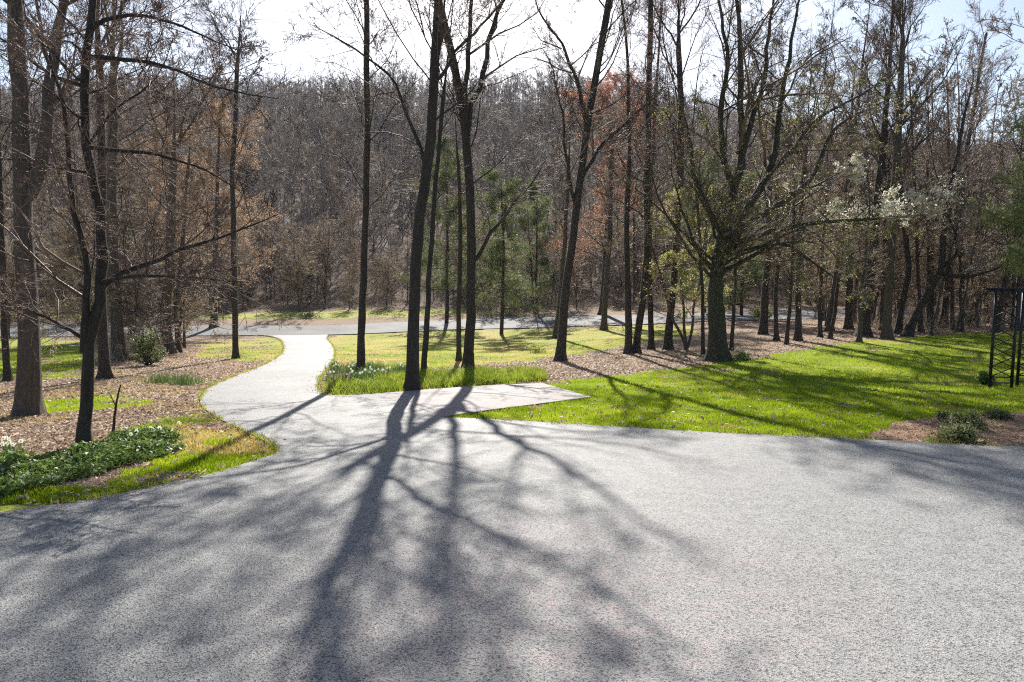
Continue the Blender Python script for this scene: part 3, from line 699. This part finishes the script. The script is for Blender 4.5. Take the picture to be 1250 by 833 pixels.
# sapling stick
b = at(137, 541)
stp = px_tree  # alias keeps the table readable
mb = MB(); y = b[1]
P = resample(np.array([b, atd(141, 500, y), atd(143, 485, y), atd(148, 470, y)]) - b, 10, .006)
mb.tubes(P[None], np.linspace(.022, .009, 10)[None], 7)
P2 = resample(np.array([atd(142, 498, y), atd(136, 484, y), atd(133, 478, y)]) - b, 5, .004); mb.tubes(P2[None], np.linspace(.008, .004, 5)[None], 5)
o = mb.build('sapling', M['bark_dark']); o.location = tuple(b)
tag(o, 'bare dark stick of a sapling in the periwinkle bed right of the small spreading tree', 'sapling')

# ------------------------------------------------------------------ pines
def mk_pine(name, base, H, seed, label, spread=.26, r0=.16, t0=.12, ntuft=7000, tl=.16, cat='pine tree', bark=None, matn='needle', group=None):
    rg = np.random.default_rng(seed)
    root = empty(name, base); tag(root, label, cat, group)
    P = resample(np.array([[0, 0, -.1], [rg.normal(0, .1), rg.normal(0, .1), H * .5], [0, 0, H]]), 16, .03, rg)
    Rr = np.linspace(r0, .02, 16); mb = MB(); mb.tubes(P[None], Rr[None], 8)
    lp, lr = grow(P[None], Rr[None], 46, t0, 1.42, spread, 7, .35, up=.12, wob=.09, rg=rg, lpar=H, tipdrop=.62, rmin=.006)
    mb.tubes(lp, lr, 5); mb.build('trunk', bark or BD, root)
    b2 = grow(lp, lr, 13, .2, .9, .36, 4, .5, up=.15, wob=.12, rg=rg, rmin=.004)
    cr = MB(); cr.tubes(b2[0], b2[1], 3, 1); ntuft = int(ntuft * .95)
    tips = b2[0][:, 1:].reshape(-1, 3); c = tips[rg.integers(0, len(tips), ntuft)] + rg.normal(0, .17, (ntuft, 3))
    nn = 7
    C = np.repeat(c, nn, 0); D = rg.normal(size=C.shape); D[:, 2] += .5; D /= np.linalg.norm(D, axis=1, keepdims=True)
    S = np.cross(D, rg.normal(size=C.shape)); S /= np.linalg.norm(S, axis=1, keepdims=True); S *= tl * .055
    i = np.arange(len(C)) * 3
    cr.add(np.stack([C - S, C + S, C + D * tl], 1), np.stack([i, i + 1, i + 2], 1), 0)
    cr.build('crown', [M[matn], TD], root, smooth=False)
    return root
mk_pine('pine_tree', at(612, 408), 11.5, 201, 'soft green white pine behind the forking trunk, near the road', .30, .15, .16, 8000, .20)
mk_pine('pine_tree', at(545, 395), 14.5, 202, 'green pine seen between the large leaning trunk and the forking trunk', .25, .17, .15, 8000, .22)
mk_pine('pine_tree', at(655, 383), 11.5, 203, 'short yellowish green pine beyond the road left of the lone leaning trunk', .28, .14, .12, 6000, .22)
mk_pine('pine_tree', at(905, 386), 10, 205, 'green pine beyond the road right of the broad mossy trunk', .28, .14, .08, 6000, .22)
mk_pine('pine_tree', at(150, 386), 9, 206, 'dark evergreen beyond the road behind the small spreading tree', .26, .14, .10, 5000, .22, matn='needle_dark')
mk_pine('pine_tree', at(860, 384), 12, 209, 'taller green pine beyond the road behind the broad mossy tree', .26, .14, .10, 6000, .22)
b = at(1262, 432)
mk_pine('pine_tree', b, 9.2, 207, 'bright green pine reaching in at the right edge above the trellis arbor', .28, .17, .30, 8000, .16, matn='needle_light')
mk_pine('pine_tree', at(1292, 418), 11, 208, 'tall pine cut by the right edge of the picture', .26, .17, .2, 7000, .18, matn='needle_light')

# ------------------------------------------------------------------ woods beyond the road: prototypes, then copies
def proto(H, sty, seed, r0, bark, twig, dens, rmin, lean=.3, multi=1, name='woodland_tree', side=7):
    rg = np.random.default_rng(seed)
    st = []
    for j in range(multi):
        a = rg.uniform(0, 6.28); s = lean * (1 if multi == 1 else 2.2)
        p = np.array([[0, 0, 0], [math.cos(a) * s * .4, math.sin(a) * s * .4, H * .4], [math.cos(a) * s, math.sin(a) * s, H * rg.uniform(.85, 1)]])
        st.append((p, r0 * (1 if j == 0 else .7), .012))
    return mk_tree(name, (0, 0, 0), st, H, sty, bark, twig, seed, dens=dens, rmin=rmin, side=side, t0s=(.25, .15) if multi > 1 else None)
GT = 'slender bare trees in the wood beyond the road'
GU = 'low twiggy understory trees in the wood'
for key in ():
    pass
STY['wood'] = dict(l1=(17, .20, .95, .23, 6, .36, .35), l2=(8, .12, .75, .5, 4, .5), l3=(7, .1, .7, .52, 3, .5), l4=(5, .1, .65, .6, 3, .6))
STY['under'] = dict(l1=(14, .12, 1.15, .42, 6, .38, .18), l2=(9, .1, .8, .5, 4, .5), l3=(7, .1, .75, .52, 3, .5), l4=(6, .1, .7, .6, 3, .6))
tw = [M['twig_tan'], M['twig_purple'], M['twig_dark'], M['twig_tan'], M['twig_hill'], M['twig_tan']]
protos = [proto(H, 'wood', 300 + i, r, BF, tw[i], 1, .009, lean=1.1) for i, (H, r) in enumerate([(17, .13), (15, .10), (18, .15), (13, .08), (16, .11), (19, .14)])]
uprotos = [proto(H, 'under', 320 + i, r, BF, tw[(0, 3, 1, 5)[i]], 1, .008, multi=3, name='understory_tree') for i, (H, r) in enumerate([(5.5, .05), (7, .06), (4.2, .04), (6.2, .05)])]
used = set()
def put(pr, x, y, sc, label, group, cat):
    z = float(ter(x, y))
    rz = random.uniform(0, 6.28)
    s3 = (sc, sc, sc * random.uniform(.9, 1.12)); tl = (random.gauss(0, .04), random.gauss(0, .04))
    if pr.name not in used:
        used.add(pr.name); o = pr; o.location = (x, y, z); o.rotation_euler = (tl[0], tl[1], rz); o.scale = s3
    else: o = copy_tree(pr, (x, y, z), rz, s3, tl)
    tag(o, label, cat, group); return o
def free(x, y):
    return not bool(hard(np.array([x]), np.array([y]))[0])
rs = random.Random(5)
cnt = 0; spots = []
def farfrom(x, y, d):
    return all((x - a) ** 2 + (y - b_) ** 2 > d * d for a, b_ in spots)
while cnt < 250:
    u = rs.random()
    if u < .26:   # right wood
        y = rs.uniform(36, 62); x = rs.uniform(.42, .95) * y
        if x < 15: continue
    elif u < .34:
        y = rs.uniform(30, 48); x = -rs.uniform(.50, .95) * y
    else:
        y = 62 + 55 * rs.random() ** 1.3; x = rs.uniform(-.85, .85) * y
    ok = free(x, y) and farfrom(x, y, 1.3) and float(cover(np.array([x]), np.array([y]))[0][0]) < .3
    if not ok or (48 < y < 60 and abs(x) < 12): continue
    spots.append((x, y)); put(protos[rs.randrange(6)], x, y, rs.uniform(.75, 1.1) * (.58 if -.45 < x / y < .08 else .85 if x / y < .2 else 1), 'slender bare tree in the wood round the lawn and beyond the road', GT, 'tree'); cnt += 1
cnt = 0
while cnt < 298:
    u = rs.random()
    if u < .22: y = rs.uniform(38, 60); x = rs.uniform(.45, .95) * y
    elif u < .32: y = rs.uniform(24, 47); x = -rs.uniform(.48, .95) * y
    else: y = 61 + 26 * rs.random() ** 1.3; x = rs.uniform(-.80, .80) * y
    ok = free(x, y) and farfrom(x, y, 1.0) and float(cover(np.array([x]), np.array([y]))[0][0]) < .3
    if not ok: continue
    spots.append((x, y)); put(uprotos[rs.randrange(4)], x, y, rs.uniform(.7, 1.25), 'low many-stemmed bare understory tree in the wood', GU, 'small tree'); cnt += 1

# ------------------------------------------------------------------ far hillside wood, one mass
def far_variant(seed, H):
    rg = np.random.default_rng(seed)
    P = resample(np.array([[0, 0, -.5], [rg.normal(0, .3), 0, H * .5], [rg.normal(0, .6), rg.normal(0, .5), H]]), 6, .05, rg)
    Rr = np.linspace(.10, .04, 6)
    a = grow(P[None], Rr[None], 13, .18, .95, .30, 4, .5, up=.3, wob=.2, rg=rg, lpar=H, rmin=.035)
    b_ = grow(a[0], a[1], 6, .15, .7, .5, 3, .6, up=.15, wob=.24, rg=rg, rmin=.024)
    c_ = grow(b_[0], b_[1], 5, .1, .7, .6, 2, .7, up=.1, wob=.25, rg=rg, rmin=.018)
    mb = MB(); mb.tubes(P[None], Rr[None], 4); mb.tubes(a[0], a[1], 3); mb.tubes(b_[0], b_[1], 3); mb.tubes(c_[0], c_[1], 3)
    return np.concatenate(mb.v), np.concatenate(mb.f)
fv = [far_variant(400 + i, h) for i, h in enumerate((11, 12, 10.5, 12.5, 11.5))]
fm = MB(); hmat = [M['twig_hill'], M['twig_tan'], M['twig_purple'], M['bark_far']]
NF = 5200
fy = 96 + 194 * rng.uniform(0, 1, NF) ** .8; fx = rng.uniform(-.86, .86, NF) * fy
fy = np.concatenate([fy, rng.uniform(255, 275, 420)]); fx = np.concatenate([fx, np.linspace(-215, 215, 420) + rng.normal(0, .7, 420)])
for x, y in zip(fx, fy):
    v, f = fv[rng.integers(0, 5)]
    a = rng.uniform(0, 6.28); s = rng.uniform(.75, 1.2) if y < 250 else rng.uniform(.85, 1.02); c_, s_ = math.cos(a), math.sin(a)
    vv = np.stack([(v[:, 0] * c_ - v[:, 1] * s_) * s, (v[:, 0] * s_ + v[:, 1] * c_) * s, v[:, 2] * s], 1) + np.array([x, y, float(ter(x, y))])
    fm.add(vv, f, int(rng.choice(4, p=[.5, .2, .15, .15])))
o = fm.build('hillside_wood', hmat, smooth=False)
tag(o, 'grey-brown leafless wood covering the hill behind everything', 'wood', kind='stuff')

# brambles along the wood's foot
def tbr(x, y):
    a, d, m = cover(x, y)
    return (a < .3) & ((y > 59) | ((y > 37) & (x > .5 * y)) | ((y > 26) & (x < -.55 * y)))
c = np.concatenate([scatter(70000, 0, 1, 24, 85, tbr, True)])
mb = MB(); n = len(c); D = rng.normal(size=(n, 3)); D[:, 2] = np.abs(D[:, 2]) + .6; D /= np.linalg.norm(D, axis=1, keepdims=True)
ln = (rng.uniform(.3, 1.5, n) * np.where(c[:, 1] > 58, 1.7, 1))[:, None]
P = np.stack([c, c + D * ln * .5 + rng.normal(0, .05, (n, 3)), c + D * ln * .9 + rng.normal(0, .12, (n, 3))], 1)
mb.tubes(P, np.tile(np.array([[.008, .006, .004]]), (n, 1)), 3)
tag(mb.build('brambles', TT, smooth=False), 'tangle of pale brown stems along the foot of the wood', 'brambles', kind='stuff')
c = scatter(5000, 0, 1, 24, 80, tbr, True); c[:, 2] += rng.uniform(.05, .5, len(c))
mb = MB(); mb.quads(c, .07, 0, .7, .2)
tag(mb.build('forest_undergrowth', M['shrub_leaf'], smooth=False), 'scattered green leaves of undergrowth along the foot of the wood', 'undergrowth', kind='stuff')

# ------------------------------------------------------------------ garden plants
M['peri'] = leafy_mat('periwinkle_leaf', [(.05, .10, .02), (.13, .21, .04), (.26, .34, .09)], .35, 8, .5, .2)
M['lily'] = leafy_mat('lily_leaf', [(.12, .17, .02), (.24, .30, .03), (.38, .42, .07)], .5, 3, .5)
M['daff_leaf'] = leafy_mat('daffodil_leaf', [(.06, .11, .03), (.13, .20, .06)], .4, 3, .5)
M['flower_white'] = leafy_mat('flower_white', [(.7, .69, .62), (.85, .84, .8)], .3)
M['flower_yellow'] = leafy_mat('flower_yellow', [(.7, .55, .08), (.8, .7, .2)], .3)
M['flower_blue'] = leafy_mat('flower_blue', [(.25, .25, .6), (.45, .42, .75)], .3)
peri_poly = W([(-120, 628), (-60, 570), (0, 566), (60, 562), (120, 548), (165, 535), (205, 538), (215, 552), (190, 566), (130, 580), (60, 600), (0, 612)])
def inp(poly, n):
    lo, hi = poly.min(0), poly.max(0); x = rng.uniform(lo[0], hi[0], n); y = rng.uniform(lo[1], hi[1], n)
    x1, y1 = wob2(x, y, .18, .35, 41); k = inside(poly, x1, y1) & ~hard(x, y); return np.stack([x[k], y[k], ter(x[k], y[k])], 1)
c = inp(peri_poly, 42000); hgt = .05 + .17 * vnoise(c[:, 0] / .3, c[:, 1] / .3, 8)
c[:, 2] += hgt * rng.uniform(.2, 1.1, len(c))
mb = MB(); mb.quads(c[::2], .032, 0, .5, .3); mb.quads(c[1::3], .022, 2, .5, .3)
k = rng.integers(0, len(c), 50); cc = c[k].copy(); cc[:, 2] = ter(cc[:, 0], cc[:, 1]) + hgt[k] * 1.15
mb.quads(cc, .018, 1, 1, .6)
tag(mb.build('periwinkle', [M['peri'], M['flower_blue'], M['shrub_leaf']], smooth=False), 'glossy dark green periwinkle carpet with a few blue flowers at left', 'ground cover', kind='stuff')
c = inp(lily_poly, 26000); c = c[vnoise(c[:, 0] / .35, c[:, 1] / .35, 61) > .30]; mb = MB(); mb.blades(c, .22, .018, 0, .8)
tag(mb.build('lily_leaves', M['lily'], smooth=False), 'bright green strip of young lily leaves along the paved pad', 'lily leaves', kind='stuff')
def daff(loc, rad, n, nf, fm_, label, group=None, name='daffodil_clump', seed=0, hgt=.28):
    rg = np.random.default_rng(900 + seed); root = empty(name, loc); tag(root, label, 'flowers', group)
    p = rg.normal(0, rad * .5, (n, 3)); p[:, 2] = 0
    mb = MB(); mb.blades(p, hgt, .014, 0, .45, rg); mb.build('leaves', M['daff_leaf'], root, smooth=False)
    q = rg.normal(0, rad * .5, (nf, 3)); q[:, 2] = rg.uniform(.8, 1.2, nf) * hgt
    fb = MB()
    st = np.stack([q * np.array([.8, .8, 0]), q * np.array([.9, .9, .6]), q], 1); fb.tubes(st, np.full((nf, 3), .003), 3, 1)
    for a in range(6):   # six petals round a small cup, facing outwards
        th = a * math.pi / 3; u = np.array([math.cos(th), 0, math.sin(th)]); w = np.array([-math.sin(th), 0, math.cos(th)])
        tip = q + u * .034; mid1 = q + u * .018 + w * .010 - np.array([0, .006, 0]); mid2 = q + u * .018 - w * .010 - np.array([0, .006, 0])
        i = np.arange(nf) * 4; fb.add(np.stack([q, mid1, tip, mid2], 1), np.stack([i, i + 1, i + 2, i + 3], 1), 0)
    cup = np.stack([q, q - np.array([0, .016, 0])], 1); fb.tubes(cup, np.tile([[.006, .010]], (nf, 1)), 5, 2)
    fb.build('blossoms', [fm_, M['daff_leaf'], M['flower_yellow']], root, smooth=False)
    return root
rd = random.Random(3); k = 0; pts = []
while k < 22:
    lo, hi = daff_poly.min(0), daff_poly.max(0); x = rd.uniform(lo[0], hi[0]); y = rd.uniform(lo[1], hi[1])
    if not inside(daff_poly, np.array([x]), np.array([y]))[0] or hard(np.array([x]), np.array([y]))[0]: continue
    daff((x, y, float(ter(x, y))), .35, 130, 3, M['flower_white'], 'clump of white daffodils in the bed right of the curving drive', 'white daffodil clumps in the bed by the drive', seed=k); k += 1
daff(at(655, 431), .45, 130, 16, M['flower_yellow'], 'lone tuft of pale yellow daffodils in the lawn left of the lone leaning trunk', seed=50)
daff(at(905, 440), .5, 220, 4, M['flower_white'], 'yellow-green tuft of leaves at the foot of the broad mossy tree', seed=51, name='leaf_tuft', hgt=.35)
daff(at(182, 541), .38, 160, 9, M['flower_white'], 'white flowers at the right end of the periwinkle bed', seed=52, name='white_flowers', hgt=.2)
daff(at(2, 560), .25, 90, 14, M['flower_white'], 'few white flowers at the left edge above the periwinkle bed', seed=53, name='white_flowers', hgt=.2)
for i, (px, py, lab) in enumerate([(200, 468, 'left green tuft of leaves on the leaf litter left of the drive'), (228, 470, 'right green tuft of leaves on the leaf litter left of the drive')]):
    daff(at(px, py), .5, 260, 0 or 1, M['daff_leaf'], lab, seed=60 + i, name='leaf_tuft', hgt=.28)

def shrub(name, loc, rx, h, nleaf, size, lm, label, seed, nst=40, cat='bush', bark=None):
    rg = np.random.default_rng(seed); root = empty(name, loc); tag(root, label, cat)
    th = rg.uniform(0, 6.28, nst); el = rg.uniform(.25, 1.4, nst)
    D = np.stack([np.cos(th) * np.cos(el) * rx, np.sin(th) * np.cos(el) * rx, np.sin(el) * h], 1) * rg.uniform(.6, 1, (nst, 1))
    P = np.stack([D * 0, D * .35 + rg.normal(0, .02, D.shape), D * .7 + rg.normal(0, .03, D.shape), D], 1); P[:, 0, 2] -= .03
    Rr = np.tile(np.array([[.012, .008, .006, .004]]), (nst, 1)) * (h / .8) ** .5
    mb = MB(); mb.tubes(P, Rr, 4)
    s2 = grow(P, Rr, 6, .3, .7, .4, 3, .6, rg=rg, rmin=.003); mb.tubes(s2[0], s2[1], 3); mb.build('stems', bark or BD, root)
    T = np.concatenate([P[:, 2:].reshape(-1, 3), s2[0][:, 1:].reshape(-1, 3)])
    c = T[rg.integers(0, len(T), nleaf)] + rg.normal(0, .035 * max(.6, h), (nleaf, 3)); c[:, 2] = np.maximum(c[:, 2], .02)
    fb = MB(); fb.quads(c, size, 0, .45, .2, rg); fb.build('foliage', lm, root, smooth=False); return root
M['varieg'] = leafy_mat('variegated_leaf', [(.12, .16, .05), (.34, .36, .13), (.52, .50, .26)], .3, 14)
shrub('evergreen_bush', at(180, 447), .85, 1.4, 1500, .05, M['shrub_leaf'], 'dark bushy young evergreen standing in the leaf litter left of the drive', 501, 46)
shrub('low_shrub', at(1168, 541), .42, .26, 2600, .020, M['varieg'], 'largest low shrub with yellow-green leaves on the mulch at right', 502, 60)
shrub('low_shrub', at(1182, 524), .34, .26, 1700, .020, M['varieg'], 'low yellow-green shrub right behind the largest one on the mulch', 503, 50)
shrub('low_shrub', at(1218, 512), .26, .16, 1000, .020, M['shrub_leaf'], 'small dark green shrub farthest back on the mulch near the arbor', 504, 40)
shrub('low_shrub', at(1150, 514), .15, .18, 260, .018, M['shrub_leaf'], 'little sparse grey-green shrub at the back edge of the mulch', 505, 20)
shrub('dark_plant', at(1203, 470), .30, .38, 700, .035, M['peri'], 'dark leafy plant at the foot of the left arbor post', 506, 30, 'plant')
shrub('forest_bush', at(930, 392), .9, 1.2, 1500, .07, M['leaf_yellowgreen'], 'yellow-green bush beyond the thin trunks right of the mossy tree', 507, 40)
shrub('forest_bush', at(1176, 398), 1.1, .8, 1500, .06, M['shrub_leaf'], 'low green bush in the wood left of the arbor', 508, 40)
shrub('forest_bush', at(372, 388.5), 1.4, .5, 1500, .06, M['shrub_leaf'], 'low green bush beyond the road where the drive meets it', 509, 40)

# ------------------------------------------------------------------ short wooden posts by the left trees
mb = MB(); mb.tubes(np.array([[[0, 0, -.1], [0, 0, .55], [.01, 0, 1.05]]]), np.array([[.06, .055, .05]]), 8)
o = mb.build('wooden_post', BG); b = at(226, 425); o.location = tuple(b); tag(o, 'short weathered post right of the pale thin trunk at left', 'post')

# ------------------------------------------------------------------ trellis arbor
def bar(mb, a, b_, w, mi=0):
    a = np.asarray(a, float); b_ = np.asarray(b_, float); T = b_ - a; T /= np.linalg.norm(T)
    ref = np.array([0, 0, 1.]) if abs(T[2]) < .9 else np.array([1., 0, 0])
    U = np.cross(T, ref); U /= np.linalg.norm(U); V = np.cross(T, U)
    o_ = [(-1, -1), (1, -1), (1, 1), (-1, 1)]
    v = [p + (U * i + V * j) * w / 2 for p in (a, b_) for i, j in o_]
    mb.add(v, [[0, 1, 2, 3], [7, 6, 5, 4], [0, 4, 5, 1], [1, 5, 6, 2], [2, 6, 7, 3], [3, 7, 4, 0]])
M['iron'] = plain('black_iron', (.018, .016, .018), .5, .3)
pb = at(1208, 474); yb = pb[1]
ax = atd(1208, 474, yb); bx = atd(1231, 474, yb)
width = (bx - ax)[0]
gap = 1.25; Ht = 2.35
arb = empty('trellis_arbor', pb); tag(arb, 'black lattice garden arbor standing on the lawn at the right edge', 'arbor')
dirv = np.array([.98, -.2]); dv = dirv / np.linalg.norm(dirv)
u3 = np.array([dv[0], dv[1], 0]) * width / dv[0]; g3 = np.array([.96, .28, 0]) * gap * .62
for s in range(2):
    o0 = g3 * s * 1.15
    zb = [float(ter(*(pb[:2] + (o0 + u3 * j)[:2]))) - pb[2] for j in (0, 1)]
    for j in (0, 1):
        mb = MB(); q = o0 + u3 * j; bar(mb, q + [0, 0, zb[j] - .1], q + [0, 0, Ht], .05); mb.build('post', M['iron'], arb, smooth=False)
    mb = MB(); z0 = .28; nz = 7; zt = Ht - .35; hz = (zt - z0) / nz
    for i in range(nz):
        a0 = o0 + np.array([0, 0, z0 + i * hz]); b0 = o0 + u3 + np.array([0, 0, z0 + i * hz])
        bar(mb, a0, b0 + [0, 0, hz], .022); bar(mb, b0 + [0, .006, 0], a0 + [0, .006, hz], .022)
    for z in (.14, z0, zt, Ht - .12): bar(mb, o0 + np.array([0, -.012, z]), o0 + u3 + np.array([0, -.012, z]), .026)
    mb.build('lattice_panel', M['iron'], arb, smooth=False)
mb = MB()
for j in (-.06, 1.06):
    q = u3 * j; e = g3 * 1.15 + u3 * j
    bar(mb, q - g3 * .25 + [0, 0, Ht + .03], e + g3 * .3 + [0, 0, Ht + .03], .055)
for t in np.linspace(-.15, 1.3, 6):
    q = g3 * t * 1.15; bar(mb, q - u3 * .3 + [0, 0, Ht + .075], q + u3 * 1.3 + [0, 0, Ht + .075], .035)
mb.build('top_beams', M['iron'], arb, smooth=False)

# ------------------------------------------------------------------ light
SUN_AZ, SUN_EL = R_(-2.5), R_(36)
sd = bpy.data.lights.new('sun', 'SUN'); sd.energy = 5; sd.angle = R_(.5); sd.color = (1, .95, .87)
so = bpy.data.objects.new('sun', sd); COL.objects.link(so)
v = Vector((math.sin(SUN_AZ) * math.cos(SUN_EL), math.cos(SUN_AZ) * math.cos(SUN_EL), math.sin(SUN_EL)))
so.rotation_euler = v.to_track_quat('Z', 'Y').to_euler(); so.location = (0, 0, 40)
w = bpy.data.worlds.new('World'); scene.world = w; w.use_nodes = True
nt = w.node_tree; nt.nodes.clear()
sk = nt.nodes.new('ShaderNodeTexSky'); sk.sky_type = 'NISHITA'; sk.sun_disc = False; sk.sun_elevation = SUN_EL; sk.sun_rotation = SUN_AZ
sk.dust_density = 1.2; sk.air_density = 1.0; sk.ozone_density = 1.2
bg = nt.nodes.new('ShaderNodeBackground'); bg.inputs[1].default_value = .064
wo = nt.nodes.new('ShaderNodeOutputWorld'); nt.links.new(sk.outputs[0], bg.inputs[0]); nt.links.new(bg.outputs[0], wo.inputs[0])
vs = scene.view_settings; vs.view_transform = 'Standard'; vs.look = 'None'; vs.gamma = 1; vs.use_curve_mapping = False
vs.exposure = 1.25
scene.cycles.max_bounces = 6; scene.cycles.transparent_max_bounces = 4
scene.cycles.use_denoising = False
scene.cycles.filter_width = 1.15

# ------------------------------------------------------------------ air
mb = MB(); box(mb, (0, 160, 60), (1100, 620, 150))
hz = mb.build('haze', None, smooth=False); hz.data.materials.clear()
m, nt, out = mat('air'); pv = N(nt, 'ShaderNodeVolumePrincipled'); pv.inputs['Density'].default_value = .00012; pv.inputs['Color'].default_value = (.80, .86, 1, 1); pv.inputs['Anisotropy'].default_value = .3
L(nt, pv.outputs[0], out.inputs['Volume']); hz.data.materials.append(m)
tag(hz, 'thin pale air between the trees and the hill', 'haze', kind='stuff')
